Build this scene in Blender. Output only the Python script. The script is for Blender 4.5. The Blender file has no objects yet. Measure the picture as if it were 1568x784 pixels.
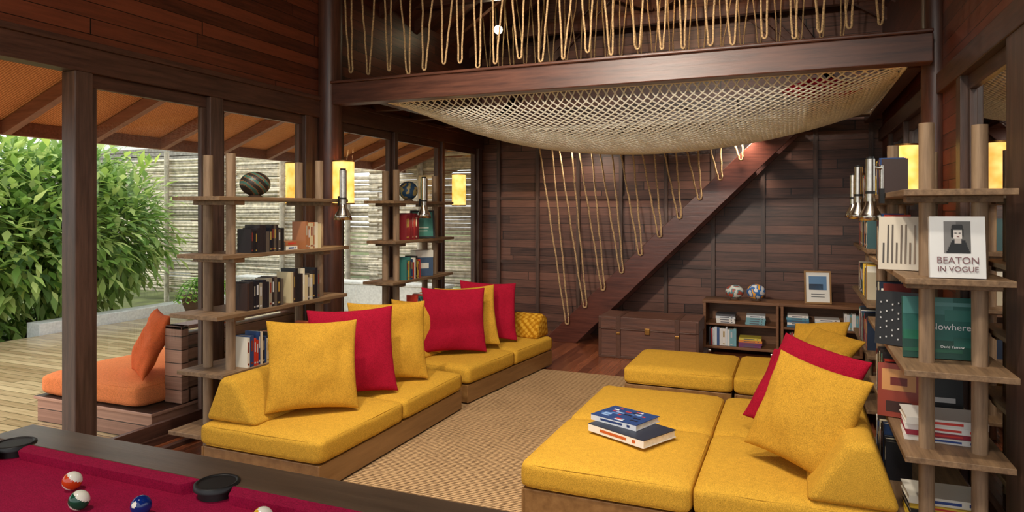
import bpy, bmesh, math, random
from mathutils import Vector, Matrix, noise
random.seed(7)
sc = bpy.context.scene
R = math.radians
CH = 1.69      # camera height

# ---------------------------------------------------------------- materials
def s2l(c):
    return tuple((x/255/12.92 if x/255 <= .04045 else ((x/255+.055)/1.055)**2.4) for x in c)
def col4(c): 
    return (*s2l(c), 1)
def base_mat(name):
    m = bpy.data.materials.new(name); m.use_nodes = True
    nt = m.node_tree; b = nt.nodes['Principled BSDF']
    return m, nt, b
def N(nt, t, **kw):
    n = nt.nodes.new(t)
    for k, v in kw.items(): setattr(n, k, v)
    return n
def plain(name, c, rough=.5, metal=0, emit=0, var=.12, scale=30, c2=None):
    m, nt, b = base_mat(name)
    tc = N(nt, 'ShaderNodeTexCoord'); no = N(nt, 'ShaderNodeTexNoise'); no.inputs['Scale'].default_value = scale
    nt.links.new(tc.outputs['Object'], no.inputs['Vector'])
    r = N(nt, 'ShaderNodeValToRGB'); l = s2l(c)
    r.color_ramp.elements[0].position = .3; r.color_ramp.elements[1].position = .7
    r.color_ramp.elements[0].color = (*[x*(1-var) for x in l], 1); r.color_ramp.elements[1].color = (*[min(1, x*(1+var)) for x in l], 1)
    if c2: r.color_ramp.elements[0].color = col4(c2)
    nt.links.new(no.outputs['Fac'], r.inputs['Fac']); nt.links.new(r.outputs['Color'], b.inputs['Base Color'])
    b.inputs['Roughness'].default_value = rough; b.inputs['Metallic'].default_value = metal
    if emit:
        nt.links.new(r.outputs['Color'], b.inputs['Emission Color']); b.inputs['Emission Strength'].default_value = emit
    return m
def wood(name, c1, c2, axis='y', rough=.45, bump=.15, sc_=9):
    m, nt, b = base_mat(name)
    tc = N(nt, 'ShaderNodeTexCoord'); mp = N(nt, 'ShaderNodeMapping')
    s = [sc_*1.6]*3; s['xyz'.index(axis)] = sc_*.12; mp.inputs['Scale'].default_value = s
    no = N(nt, 'ShaderNodeTexNoise'); no.inputs['Scale'].default_value = 2.2; no.inputs['Detail'].default_value = 8; no.inputs['Roughness'].default_value = .65
    r = N(nt, 'ShaderNodeValToRGB'); r.color_ramp.elements[0].position = .32; r.color_ramp.elements[1].position = .7
    r.color_ramp.elements[0].color = col4(c1); r.color_ramp.elements[1].color = col4(c2)
    bp = N(nt, 'ShaderNodeBump'); bp.inputs['Strength'].default_value = bump; bp.inputs['Distance'].default_value = .01
    L = nt.links.new
    L(tc.outputs['Object'], mp.inputs['Vector']); L(mp.outputs['Vector'], no.inputs['Vector']); L(no.outputs['Fac'], r.inputs['Fac'])
    L(r.outputs['Color'], b.inputs['Base Color']); L(no.outputs['Fac'], bp.inputs['Height']); L(bp.outputs['Normal'], b.inputs['Normal'])
    b.inputs['Roughness'].default_value = rough
    return m
def planks(name, c1, c2, across, along, width, rough=.4, length=2.4, groove=.05, bump=.4, gcol=(15, 8, 6), spec=.5):
    m, nt, b = base_mat(name); L = nt.links.new
    def M(op, a, c=None):
        n = N(nt, 'ShaderNodeMath', operation=op)
        for i, v in enumerate((a, c)):
            if v is None: continue
            if isinstance(v, (int, float)): n.inputs[i].default_value = v
            else: L(v, n.inputs[i])
        return n.outputs[0]
    tc = N(nt, 'ShaderNodeTexCoord'); sp = N(nt, 'ShaderNodeSeparateXYZ'); L(tc.outputs['Object'], sp.inputs[0])
    A = sp.outputs['xyz'.index(across)]; B = sp.outputs['xyz'.index(along)]
    a = M('DIVIDE', A, width); fa = M('FRACT', a); ia = M('FLOOR', a)
    w1 = N(nt, 'ShaderNodeTexWhiteNoise', noise_dimensions='1D'); L(ia, w1.inputs['W'])
    bb = M('ADD', M('DIVIDE', B, length), M('MULTIPLY', w1.outputs['Value'], 7)); fb = M('FRACT', bb); ib = M('FLOOR', bb)
    cm = N(nt, 'ShaderNodeCombineXYZ'); L(ia, cm.inputs[0]); L(ib, cm.inputs[1])
    w2 = N(nt, 'ShaderNodeTexWhiteNoise', noise_dimensions='2D'); L(cm.outputs[0], w2.inputs['Vector'])
    gv = N(nt, 'ShaderNodeCombineXYZ')
    L(M('MULTIPLY', A, 26), gv.inputs[0]); L(M('MULTIPLY', B, 1.8), gv.inputs[1]); L(M('MULTIPLY', w2.outputs['Value'], 40), gv.inputs[2])
    no = N(nt, 'ShaderNodeTexNoise'); no.inputs['Scale'].default_value = 1.6; no.inputs['Detail'].default_value = 8; no.inputs['Roughness'].default_value = .65; L(gv.outputs[0], no.inputs['Vector'])
    f = M('ADD', M('MULTIPLY', no.outputs['Fac'], .8), M('MULTIPLY', w2.outputs['Value'], .42))
    r = N(nt, 'ShaderNodeValToRGB'); r.color_ramp.elements[0].position = .32; r.color_ramp.elements[1].position = .85
    r.color_ramp.elements[0].color = col4(c1); r.color_ramp.elements[1].color = col4(c2); L(f, r.inputs['Fac'])
    g = M('MAXIMUM', M('LESS_THAN', fa, groove), M('LESS_THAN', fb, .004))
    mx = N(nt, 'ShaderNodeMixRGB'); L(g, mx.inputs['Fac']); L(r.outputs['Color'], mx.inputs['Color1']); mx.inputs['Color2'].default_value = col4(gcol)
    L(mx.outputs['Color'], b.inputs['Base Color'])
    bp = N(nt, 'ShaderNodeBump'); bp.inputs['Strength'].default_value = bump; bp.inputs['Distance'].default_value = .01
    L(M('SUBTRACT', M('MULTIPLY', no.outputs['Fac'], .15), g), bp.inputs['Height']); L(bp.outputs['Normal'], b.inputs['Normal'])
    b.inputs['Roughness'].default_value = rough; b.inputs['Specular IOR Level'].default_value = spec
    return m
def fabric(name, c, rough=.95, pattern=None):
    m, nt, b = base_mat(name); L = nt.links.new
    tc = N(nt, 'ShaderNodeTexCoord')
    n1 = N(nt, 'ShaderNodeTexNoise'); n1.inputs['Scale'].default_value = 240; n1.inputs['Detail'].default_value = 2
    n2 = N(nt, 'ShaderNodeTexNoise'); n2.inputs['Scale'].default_value = 40; n2.inputs['Detail'].default_value = 4
    L(tc.outputs['Object'], n1.inputs['Vector']); L(tc.outputs['Object'], n2.inputs['Vector'])
    mx = N(nt, 'ShaderNodeMath', operation='MULTIPLY_ADD'); L(n1.outputs['Fac'], mx.inputs[0]); mx.inputs[1].default_value = .8
    m2 = N(nt, 'ShaderNodeMath', operation='MULTIPLY'); L(n2.outputs['Fac'], m2.inputs[0]); m2.inputs[1].default_value = .2; L(m2.outputs[0], mx.inputs[2])
    r = N(nt, 'ShaderNodeValToRGB'); l = s2l(c)
    r.color_ramp.elements[0].position = .3; r.color_ramp.elements[1].position = .7
    r.color_ramp.elements[0].color = (*[x*.62 for x in l], 1); r.color_ramp.elements[1].color = (*[min(1, x*1.28) for x in l], 1)
    L(mx.outputs[0], r.inputs['Fac']); out = r.outputs['Color']
    hgt = n1.outputs['Fac']
    if pattern:
        mp = N(nt, 'ShaderNodeMapping'); mp.inputs['Rotation'].default_value = (R(20), R(45), R(45)); mp.inputs['Scale'].default_value = (16, 16, 16)
        ck = N(nt, 'ShaderNodeTexVoronoi'); L(tc.outputs['Object'], mp.inputs['Vector']); L(mp.outputs['Vector'], ck.inputs['Vector']); ck.inputs['Scale'].default_value = 1.5
        ck.inputs['Randomness'].default_value = 0
        r2 = N(nt, 'ShaderNodeValToRGB'); r2.color_ramp.elements[0].position = .35; r2.color_ramp.elements[1].position = .6
        L(ck.outputs['Distance'], r2.inputs['Fac'])
        mm = N(nt, 'ShaderNodeMixRGB'); L(r2.outputs['Color'], mm.inputs['Fac']); L(out, mm.inputs['Color1']); mm.inputs['Color2'].default_value = col4(pattern); out = mm.outputs['Color']
    L(out, b.inputs['Base Color'])
    bp = N(nt, 'ShaderNodeBump'); bp.inputs['Strength'].default_value = .4; bp.inputs['Distance'].default_value = .003
    L(hgt, bp.inputs['Height']); L(bp.outputs['Normal'], b.inputs['Normal'])
    b.inputs['Roughness'].default_value = rough; b.inputs['Specular IOR Level'].default_value = .12
    return m
def attr_mat(name, rough=.5, trans=0):
    m, nt, b = base_mat(name)
    a = N(nt, 'ShaderNodeAttribute'); a.attribute_name = 'Col'
    nt.links.new(a.outputs['Color'], b.inputs['Base Color']); b.inputs['Roughness'].default_value = rough
    if trans:
        t = N(nt, 'ShaderNodeBsdfTranslucent'); nt.links.new(a.outputs['Color'], t.inputs['Color'])
        mx = N(nt, 'ShaderNodeMixShader'); mx.inputs[0].default_value = trans
        nt.links.new(b.outputs[0], mx.inputs[1]); nt.links.new(t.outputs[0], mx.inputs[2])
        nt.links.new(mx.outputs[0], nt.nodes['Material Output'].inputs['Surface'])
    return m
def glass_mat():
    m, nt, b = base_mat('window_glass'); L = nt.links.new
    tr = N(nt, 'ShaderNodeBsdfTransparent'); tr.inputs['Color'].default_value = (.95, .98, .97, 1)
    gl = N(nt, 'ShaderNodeBsdfGlossy'); gl.inputs['Roughness'].default_value = .01
    fr = N(nt, 'ShaderNodeFresnel'); fr.inputs['IOR'].default_value = 1.6
    mx = N(nt, 'ShaderNodeMixShader'); L(fr.outputs[0], mx.inputs[0]); L(tr.outputs[0], mx.inputs[1]); L(gl.outputs[0], mx.inputs[2])
    L(mx.outputs[0], nt.nodes['Material Output'].inputs['Surface'])
    return m
def weave(name, c1, c2, s=22, bands=None, rough=.85, bump=.6, wf=.35):
    m, nt, b = base_mat(name); L = nt.links.new
    tc = N(nt, 'ShaderNodeTexCoord')
    w1 = N(nt, 'ShaderNodeTexWave', bands_direction='Y'); w2 = N(nt, 'ShaderNodeTexWave', bands_direction='X')
    for w, q in ((w1, s), (w2, s*(bands or 1))):
        w.inputs['Scale'].default_value = q; w.inputs['Distortion'].default_value = 1.6; w.inputs['Detail'].default_value = 3; w.inputs['Detail Scale'].default_value = 2.5
        L(tc.outputs['Object'], w.inputs['Vector'])
    no = N(nt, 'ShaderNodeTexNoise'); no.inputs['Scale'].default_value = 60; no.inputs['Detail'].default_value = 6; L(tc.outputs['Object'], no.inputs['Vector'])
    n3 = N(nt, 'ShaderNodeTexNoise'); n3.inputs['Scale'].default_value = 2.5; n3.inputs['Detail'].default_value = 3; L(tc.outputs['Object'], n3.inputs['Vector'])
    def M(op, a, c):
        n = N(nt, 'ShaderNodeMath', operation=op)
        for i, v in enumerate((a, c)):
            if isinstance(v, (int, float)): n.inputs[i].default_value = v
            else: L(v, n.inputs[i])
        return n.outputs[0]
    f = M('ADD', M('MULTIPLY', w1.outputs['Fac'], wf), M('MULTIPLY', w2.outputs['Fac'], .15))
    f = M('ADD', f, M('MULTIPLY', no.outputs['Fac'], .42)); f = M('ADD', f, M('MULTIPLY', n3.outputs['Fac'], .2))
    r = N(nt, 'ShaderNodeValToRGB'); r.color_ramp.elements[0].position = .3; r.color_ramp.elements[1].position = .85
    r.color_ramp.elements[0].color = col4(c1); r.color_ramp.elements[1].color = col4(c2); L(f, r.inputs['Fac']); L(r.outputs['Color'], b.inputs['Base Color'])
    bp = N(nt, 'ShaderNodeBump'); bp.inputs['Strength'].default_value = bump; bp.inputs['Distance'].default_value = .01
    L(f, bp.inputs['Height']); L(bp.outputs['Normal'], b.inputs['Normal']); b.inputs['Roughness'].default_value = rough
    b.inputs['Specular IOR Level'].default_value = .15
    return m

M_SID = planks('siding_left', (54, 25, 17), (122, 62, 40), 'z', 'y', .105, rough=.38, gcol=(20, 10, 8))
M_SIDX = planks('siding_back', (54, 34, 28), (126, 84, 68), 'z', 'x', .115, rough=.4, gcol=(22, 13, 10))
M_FLOOR = planks('floor_boards', (84, 42, 27), (146, 84, 54), 'x', 'y', .1, rough=.22, groove=.03)
M_DECK = planks('deck_boards', (152, 124, 88), (218, 194, 150), 'y', 'x', .11, rough=.18, groove=.07, bump=.5, gcol=(84, 66, 46))
M_ROOF = planks('roof_boards', (58, 28, 18), (108, 57, 36), 'y', 'x', .12, rough=.5)
M_CEILW = planks('mezzanine_boards', (48, 27, 20), (84, 50, 38), 'x', 'y', .12, rough=.5)
M_DARKY = wood('dark_wood_y', (56, 35, 28), (98, 64, 51), 'y', .4)
M_DARKX = wood('dark_wood_x', (60, 39, 31), (102, 68, 54), 'x', .4)
M_DARKZ = wood('dark_wood_z', (60, 42, 35), (104, 76, 63), 'z', .4)
M_BEAM = wood('red_beam', (66, 38, 29), (108, 66, 50), 'x', .35)
M_STAIR = wood('stair_wood', (74, 37, 29), (114, 62, 48), 'x', .35)
M_RAFT = wood('rafter_wood', (116, 70, 50), (156, 100, 74), 'x', .5)
M_COL = wood('column_wood', (60, 36, 29), (102, 64, 49), 'z', .35)
M_SHELF = wood('shelf_plank', (98, 74, 52), (150, 120, 88), 'y', .55, .3)
M_POST = wood('shelf_post', (114, 90, 68), (166, 138, 108), 'z', .6, .25)
M_BASE = wood('sofa_base_wood', (118, 82, 42), (152, 112, 66), 'y', .4, .1, 5)
M_OUTB = planks('outdoor_sofa_wood', (112, 76, 60), (184, 138, 116), 'z', 'y', .105, rough=.45, groove=.07, gcol=(50, 32, 26))
M_CASE = wood('bookcase_wood', (104, 66, 38), (142, 96, 58), 'x', .45)
M_TRUNK = wood('trunk_leather', (70, 42, 32), (112, 70, 52), 'x', .5, .3)
M_STRAP = plain('trunk_strap', (78, 46, 30), .5)
M_BRASS = plain('brass', (150, 110, 60), .4, 1)
M_YEL = fabric('yellow_fabric', (204, 156, 54))
M_YEL2 = fabric('mustard_fabric', (198, 149, 50))
M_RED = fabric('crimson_fabric', (160, 20, 46))
M_ORG = fabric('orange_fabric', (228, 132, 80))
M_ORG2 = fabric('rust_fabric', (208, 98, 54))
M_YPAT = fabric('yellow_lattice_fabric', (208, 158, 50), pattern=(160, 104, 14))
M_FELT = fabric('pool_felt', (160, 22, 64))
M_RAIL = wood('pool_rail_wood', (76, 60, 47), (104, 84, 67), 'x', .3, .1, 6)
M_BLACK = plain('black_leather', (16, 15, 15), .5)
M_CHROME = plain('chrome', (190, 182, 170), .22, 1)
M_ROPE = plain('rope', (188, 154, 110), .85, var=.45, scale=90)
M_NET = plain('net_cord', (240, 232, 216), .85, var=.2, scale=90)
M_RUG = weave('sisal_rug', (84, 60, 38), (204, 168, 124), 14, .5, wf=.5, bump=1)
M_MATT = weave('woven_matting', (160, 98, 58), (240, 172, 116), 14, 1)
M_GLASS = glass_mat()
M_BOOK = attr_mat('book_covers', .45)
M_PAGE = plain('book_pages', (226, 216, 194), .8)
M_LEAF = attr_mat('leaves', .4, .4)
M_SHADE = plain('paper_lampshade', (255, 214, 128), .7, emit=1.25, var=.1, scale=9, c2=(252, 168, 62))
M_BULB = plain('bulb', (255, 236, 190), .4, emit=25)
M_WHITE = plain('white_plaster', (228, 228, 224), .8)
M_REED = plain('reed', (226, 214, 192), .8, var=.25, scale=14)
M_REED2 = plain('reed_grey', (186, 176, 158), .8, var=.3, scale=14)
M_SOIL = plain('garden_ground', (96, 104, 56), .9, var=.4, scale=3)
M_THATCH = plain('grey_shingles', (142, 138, 128), .9, var=.35, scale=12)
M_STEM = plain('stem', (80, 62, 40), .8)
M_POTM = plain('terracotta', (96, 72, 54), .7)

# ---------------------------------------------------------------- mesh builder
class MB:
    def __init__(s, M=None):
        s.v = []; s.f = []; s.m = []; s.c = []; s.mats = []; s.sm = []; s.M = M or Matrix.Identity(4)
    def mi(s, mat):
        if mat not in s.mats: s.mats.append(mat)
        return s.mats.index(mat)
    def add(s, vs, fs, mat, col=(.5, .5, .5), smooth=False, T=None):
        o = len(s.v); T = s.M @ T if T else s.M
        s.v += [T @ Vector(p) for p in vs]; k = s.mi(mat)
        for f in fs:
            s.f.append([i+o for i in f]); s.m.append(k); s.c.append(col); s.sm.append(smooth)
    def box(s, c, d, mat, col=(.5, .5, .5), T=None):
        x, y, z = c; a, b, e = d[0]/2, d[1]/2, d[2]/2
        vs = [(x+i*a, y+j*b, z+k*e) for i in (-1, 1) for j in (-1, 1) for k in (-1, 1)]
        fs = [(0, 1, 3, 2), (4, 6, 7, 5), (0, 4, 5, 1), (2, 3, 7, 6), (0, 2, 6, 4), (1, 5, 7, 3)]
        s.add(vs, fs, mat, col, False, T)
    def bx(s, x0, x1, y0, y1, z0, z1, mat, col=(.5, .5, .5), T=None):
        s.box(((x0+x1)/2, (y0+y1)/2, (z0+z1)/2), (x1-x0, y1-y0, z1-z0), mat, col, T)
    def cyl(s, p0, p1, r0, mat, r1=None, n=20, col=(.5, .5, .5), caps=True, T=None):
        r1 = r0 if r1 is None else r1
        p0 = Vector(p0); p1 = Vector(p1); d = (p1-p0).normalized()
        a = d.orthogonal().normalized(); b = d.cross(a)
        vs = []
        for p, r in ((p0, r0), (p1, r1)):
            for i in range(n):
                t = 2*math.pi*i/n; vs.append(p+a*math.cos(t)*r+b*math.sin(t)*r)
        fs = [(i, (i+1) % n, n+(i+1) % n, n+i) for i in range(n)]
        s.add(vs, fs, mat, col, True, T)
        if caps: s.add(vs, [tuple(range(n))[::-1], tuple(range(n, 2*n))], mat, col, False, T)
    def beam(s, p0, p1, w, h, mat):
        p0 = Vector(p0); p1 = Vector(p1); d = (p1-p0).normalized()
        side = d.cross(Vector((0, 0, 1)))
        side = side.normalized() if side.length > 1e-4 else Vector((1, 0, 0)); up = side.cross(d)
        vs = [p+side*i*w/2+up*k*h/2 for p in (p0, p1) for i in (-1, 1) for k in (-1, 1)]
        s.add(vs, [(0, 1, 3, 2), (4, 6, 7, 5), (0, 4, 5, 1), (2, 3, 7, 6), (0, 2, 6, 4), (1, 5, 7, 3)], mat)
    def lathe(s, c, prof, mat, n=28, T=None, col=(.5, .5, .5)):
        vs = [(c[0]+r*math.cos(2*math.pi*i/n), c[1]+r*math.sin(2*math.pi*i/n), c[2]+z) for r, z in prof for i in range(n)]
        fs = [(k*n+i, k*n+(i+1) % n, (k+1)*n+(i+1) % n, (k+1)*n+i) for k in range(len(prof)-1) for i in range(n)]
        s.add(vs, fs, mat, col, True, T)
    def sphere(s, c, r, mat, n=24, sq=(1, 1, 1), col=(.5, .5, .5), T=None, colfn=None):
        k = n//2; vs = []; 
        for j in range(k+1):
            ph = math.pi*j/k
            for i in range(n):
                t = 2*math.pi*i/n
                vs.append((c[0]+r*sq[0]*math.sin(ph)*math.cos(t), c[1]+r*sq[1]*math.sin(ph)*math.sin(t), c[2]+r*sq[2]*math.cos(ph)))
        fs = [(j*n+i, (j+1)*n+i, (j+1)*n+(i+1) % n, j*n+(i+1) % n) for j in range(k) for i in range(n)]
        if colfn is None: s.add(vs, fs, mat, col, True, T)
        else:
            o = len(s.v); TT = s.M @ T if T else s.M
            s.v += [TT @ Vector(p) for p in vs]; q = s.mi(mat)
            for f in fs:
                cc = sum((Vector(vs[i]) for i in f), Vector())/4 - Vector(c)
                s.f.append([i+o for i in f]); s.m.append(q); s.c.append(colfn(cc/r)); s.sm.append(True)
    def book(s, o, a, f, t, h, w, col, band=None):
        a = Vector(a); f = Vector(f)
        T = Matrix.Translation(Vector(o)) @ Matrix(((a.x, f.x, 0, 0), (a.y, f.y, 0, 0), (0, 0, 1, 0), (0, 0, 0, 1)))
        c = .003
        s.bx(-t/2, -t/2+c, -w, 0, 0, h, M_BOOK, col, T); s.bx(t/2-c, t/2, -w, 0, 0, h, M_BOOK, col, T)
        s.bx(-t/2+c, t/2-c, -c*1.5, .001, 0, h, M_BOOK, col, T)
        s.bx(-t/2+c, t/2-c, -w+.004, -c*1.5, .004, h-.004, M_PAGE, col, T)
        if band:
            s.bx(-t*.22, t*.22, 0, .002, h*.5, h*.85, M_BOOK, band, T)
            s.bx(-t*.3, t*.3, 0, .002, h*.08, h*.14, M_BOOK, band, T)
    def flat_book(s, c, w, d, t, rz, col, sp=None, band=None):
        """lying book, spine on local -y"""
        T = Matrix.Translation(Vector(c)) @ Matrix.Rotation(R(rz), 4, 'Z')
        k = .004; sp = sp or col
        s.bx(-w/2, w/2, -d/2, d/2, 0, k, M_BOOK, sp, T); s.bx(-w/2, w/2, -d/2, d/2, t-k, t, M_BOOK, col, T)
        s.bx(-w/2, w/2, -d/2, -d/2+k, k, t-k, M_BOOK, sp, T)
        s.bx(-w/2+.006, w/2-.006, -d/2+k, d/2-.006, k, t-k, M_PAGE, col, T)
        if band:
            s.bx(-w*.28, w*.2, -d/2-.001, -d/2+k, t*.32, t*.68, M_BOOK, band, T); s.bx(w*.3, w*.36, -d/2-.001, -d/2+k, t*.3, t*.7, M_BOOK, band, T)
    def build(s, name, parent=None, bevel=0, seg=2, origin=None):
        me = bpy.data.meshes.new(name)
        vs = s.v
        mn = Vector([min(v[i] for v in vs) for i in range(3)]); mxv = Vector([max(v[i] for v in vs) for i in range(3)])
        o = Vector(((mn.x+mxv.x)/2, (mn.y+mxv.y)/2, mn.z)) if origin is None else Vector(origin)
        me.from_pydata([v-o for v in vs], [], s.f)
        for m in s.mats: me.materials.append(m)
        me.polygons.foreach_set('material_index', s.m); me.polygons.foreach_set('use_smooth', s.sm)
        ca = me.color_attributes.new('Col', 'FLOAT_COLOR', 'CORNER')
        buf = []
        for f, c in zip(s.f, s.c): buf += [c[0], c[1], c[2], 1.0]*len(f)
        ca.data.foreach_set('color', buf)
        me.update()
        ob = bpy.data.objects.new(name, me); sc.collection.objects.link(ob); ob.location = o
        if parent: setp(ob, parent)
        if bevel:
            b = ob.modifiers.new('bevel', 'BEVEL'); b.width = bevel; b.segments = seg; b.limit_method = 'ANGLE'; b.angle_limit = R(40)
        return ob
def empty(name, loc):
    e = bpy.data.objects.new(name, None); e.location = loc; e.empty_display_size = .2; sc.collection.objects.link(e); return e
def setp(ob, p):
    ob.parent = p; ob.matrix_parent_inverse = Matrix.Translation(-Vector(p.location))
def curve(name, splines, r, mat, parent=None, res=2):
    cu = bpy.data.curves.new(name, 'CURVE'); cu.dimensions = '3D'; cu.bevel_depth = r; cu.bevel_resolution = res
    for pts in splines:
        sp = cu.splines.new('POLY'); sp.points.add(len(pts)-1)
        for i, p in enumerate(pts): sp.points[i].co = (*p, 1)
        sp.use_smooth = True
    cu.materials.append(mat)
    ob = bpy.data.objects.new(name, cu); sc.collection.objects.link(ob)
    if parent: setp(ob, parent)
    return ob

def soft_box(name, c, size, r, mat, parent=None, puff=.012, T=None, cuts=14, seam=True):
    bm = bmesh.new(); bmesh.ops.create_cube(bm, size=2)
    bmesh.ops.subdivide_edges(bm, edges=bm.edges[:], cuts=cuts, use_grid_fill=True)
    h = Vector(size)/2
    T = T or Matrix.Identity(4)
    seed = random.random()*50
    for v in bm.verts:
        u = v.co.copy()
        g = Vector([math.copysign(abs(t)**.75, t) for t in u])
        p = Vector((g.x*h.x, g.y*h.y, g.z*h.z))
        q = Vector([max(-(h[i]-r), min(h[i]-r, p[i])) for i in range(3)])
        d = p-q
        if d.length > 1e-6: p = q+d.normalized()*min(r, d.length if max(abs(d[0]), abs(d[1]), abs(d[2])) < r*.999 else r)
        k = (1-u.x**4)*(1-u.y**4)
        p.z += puff*k*(1 if u.z > 0 else 0)*abs(u.z)
        side = puff*.6*(1-u.z**2)
        if abs(u.x) > .99: p.x += math.copysign(side, u.x)
        if abs(u.y) > .99: p.y += math.copysign(side, u.y)
        n = noise.noise(Vector((p.x*4+seed, p.y*4, p.z*4)))*.007+noise.noise(Vector((p.x*11+seed, p.y*11, 3)))*.003
        p.z += n
        v.co = p
    me = bpy.data.meshes.new(name); bm.to_mesh(me); bm.free()
    me.materials.append(mat)
    for p in me.polygons: p.use_smooth = True
    me.transform(T.to_3x3().to_4x4())
    ob = bpy.data.objects.new(name, me); sc.collection.objects.link(ob); ob.location = T @ Vector(c)
    if parent: setp(ob, parent)
    if seam:
        spl = []
        for zz in (h.z-r*.45, -h.z+r*.45):
            pts = []
            for i in range(65):
                t = 2*math.pi*i/64; ex = .12
                ct, st = math.cos(t), math.sin(t)
                x = math.copysign(abs(ct)**ex, ct)*(h.x-r*.16); y = math.copysign(abs(st)**ex, st)*(h.y-r*.16)
                pts.append(T @ (Vector(c)+Vector((x, y, zz))))
            spl.append(pts)
        ob2 = curve(name+'_piping', spl, .0045, mat, None)
        if parent: setp(ob2, parent)
    return ob
def pillow(name, base, size, yaw, lean, mat, roll=0, thick=.17, parent=None, hs=None):
    n = 26; seed = random.random()*90
    vs = []; fs = []
    hs = hs or size
    for sgn in (-1, 1):
        for j in range(n+1):
            for i in range(n+1):
                u = -1+2*i/n; v = -1+2*j/n
                u = math.copysign(abs(u)**.8, u); v = math.copysign(abs(v)**.8, v)
                x = size/2*u*(1-.08*(1-v*v)); z = hs/2*v*(1-.08*(1-u*u))
                t = thick/2*max(0, (1-u*u))**.48*max(0, (1-v*v))**.48
                w = noise.noise(Vector((x*6+seed, z*6, sgn)))*.022+noise.noise(Vector((x*14+seed, z*6, sgn)))*.009
                y = sgn*(t+w*min(1, t/.03))
                vs.append((x, y, z))
    o = (n+1)**2
    for j in range(n):
        for i in range(n):
            a = j*(n+1)+i; q = (a, a+1, a+n+2, a+n+1)
            fs.append(q); fs.append(tuple(o+k for k in q[::-1]))
    me = bpy.data.meshes.new(name); me.from_pydata(vs, [], fs)
    bm = bmesh.new(); bm.from_mesh(me); bmesh.ops.remove_doubles(bm, verts=bm.verts, dist=.0005)
    bmesh.ops.recalc_face_normals(bm, faces=bm.faces)
    RM = (Matrix.Rotation(R(yaw), 4, 'Z') @ Matrix.Rotation(-R(lean), 4, 'X') @ Matrix.Rotation(R(roll), 4, 'Y'))
    bmesh.ops.transform(bm, matrix=RM, verts=bm.verts)
    zmin = min(v.co.z for v in bm.verts)
    bm.to_mesh(me); bm.free(); me.materials.append(mat)
    for p in me.polygons: p.use_smooth = True
    ob = bpy.data.objects.new(name, me); sc.collection.objects.link(ob)
    ob.location = (base[0], base[1], base[2]-zmin+.004)
    sb = ob.modifiers.new('sub', 'SUBSURF'); sb.levels = 1; sb.render_levels = 1
    if parent: setp(ob, parent)
    return ob
def wedge(name, prof, y0, y1, mat, M=None, parent=None):
    mb = MB(M); n = len(prof)
    vs = [(x, y, z) for y in (y0, y1) for x, z in prof]
    fs = [tuple(range(n)), tuple(range(n, 2*n))[::-1]]+[(i, n+i, n+(i+1) % n, (i+1) % n) for i in range(n)]
    mb.add(vs, fs, mat, smooth=True)
    ob = mb.build(name, parent, bevel=.04, seg=5)
    bm = bmesh.new(); bm.from_mesh(ob.data); bmesh.ops.recalc_face_normals(bm, faces=bm.faces); bm.to_mesh(ob.data); bm.free()
    for p in ob.data.polygons: p.use_smooth = True
    return ob

XL, XR, YB, YF = -4.25, .95, 9.1, -2.2
HZ = 2.58
# ---------------------------------------------------------------- shell
mb = MB(); mb.bx(XL-.1, XR+.1, YF, YB+.1, -.12, 0, M_FLOOR); mb.build('floor', origin=(0, 0, 0))
mb = MB()
mb.bx(XL-.1, XR+.1, YB, YB+.1, 0, 6, M_SIDX)
for i in range(9):
    x = XL+.28+i*.6
    mb.bx(x-.025, x+.025, YB-.045, YB, 0, 2.8, M_DARKZ)
for z in (.95, 1.86): mb.bx(XL, XR, YB-.03, YB, z-.022, z+.022, M_DARKX)
mb.build('wall_back', origin=(0, 0, 0))
mb = MB(); mb.bx(XL, XR, YB-.065, YB-.046, 0, .12, M_DARKX); mb.build('baseboard_back')
mb = MB(); mb.bx(XL-.08, XL, YF, YB, 2.76, 4.0, M_SID); mb.build('wall_left', origin=(0, 0, 0))
mb = MB(); mb.bx(XL-.1, XL+.03, YF, YB, HZ, 2.77, M_DARKY); mb.bx(XL-.12, XL+.05, YF, YB, 2.74, 2.78, M_DARKY)
mb.build('trim_1', bevel=.004)
mb = MB(); mb.bx(XL-.1, XL+.02, 3.0, YB, .0, .05, M_DARKY); mb.bx(XL+.14, XL+.19, 3.0, 5.2, 0, .03, M_DARKY); mb.build('trim_2', bevel=.004)
mb = MB()
for y, w in ((3.0, .12), (4.09, .13), (5.2, .1), (6.72, .07), (7.86, .07), (8.98, .12), (.4, .14)):
    mb.bx(XL-.1, XL+.03, y-w/2, y+w/2, 0, HZ, M_DARKZ)
mb.bx(XL-.06, XL, 5.25, 5.72, 0, HZ, M_DARKZ); mb.bx(XL-.06, XL, 9.0, YB, 0, HZ, M_DARKZ)
mb.build('trim_3', bevel=.006)
def window(k, y0, y1, x, z0=.05, z1=HZ, st=.05):
    e = empty('window_%d' % k, (x, (y0+y1)/2, z0))
    m = MB()
    m.bx(x-.05, x-.01, y0, y1, z1-.09, z1, M_DARKY); m.bx(x-.05, x-.01, y0, y1, z0, z0+.09, M_DARKY)
    m.bx(x-.05, x-.01, y0, y0+st, z0+.09, z1-.09, M_DARKZ); m.bx(x-.05, x-.01, y1-st, y1, z0+.09, z1-.09, M_DARKZ)
    m.build('frame', e, bevel=.003)
    g = MB(); g.add([(x-.03, y0+st, z0+.09), (x-.03, y1-st, z0+.09), (x-.03, y1-st, z1-.09), (x-.03, y0+st, z1-.09)], [(0, 1, 2, 3)], M_GLASS); g.build('glass', e)
for k, (a, b) in enumerate(((3.065, 4.025), (4.155, 5.15), (5.74, 6.685), (6.755, 7.825), (7.895, 8.92))): window(k+1, a, b, XL)
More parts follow.
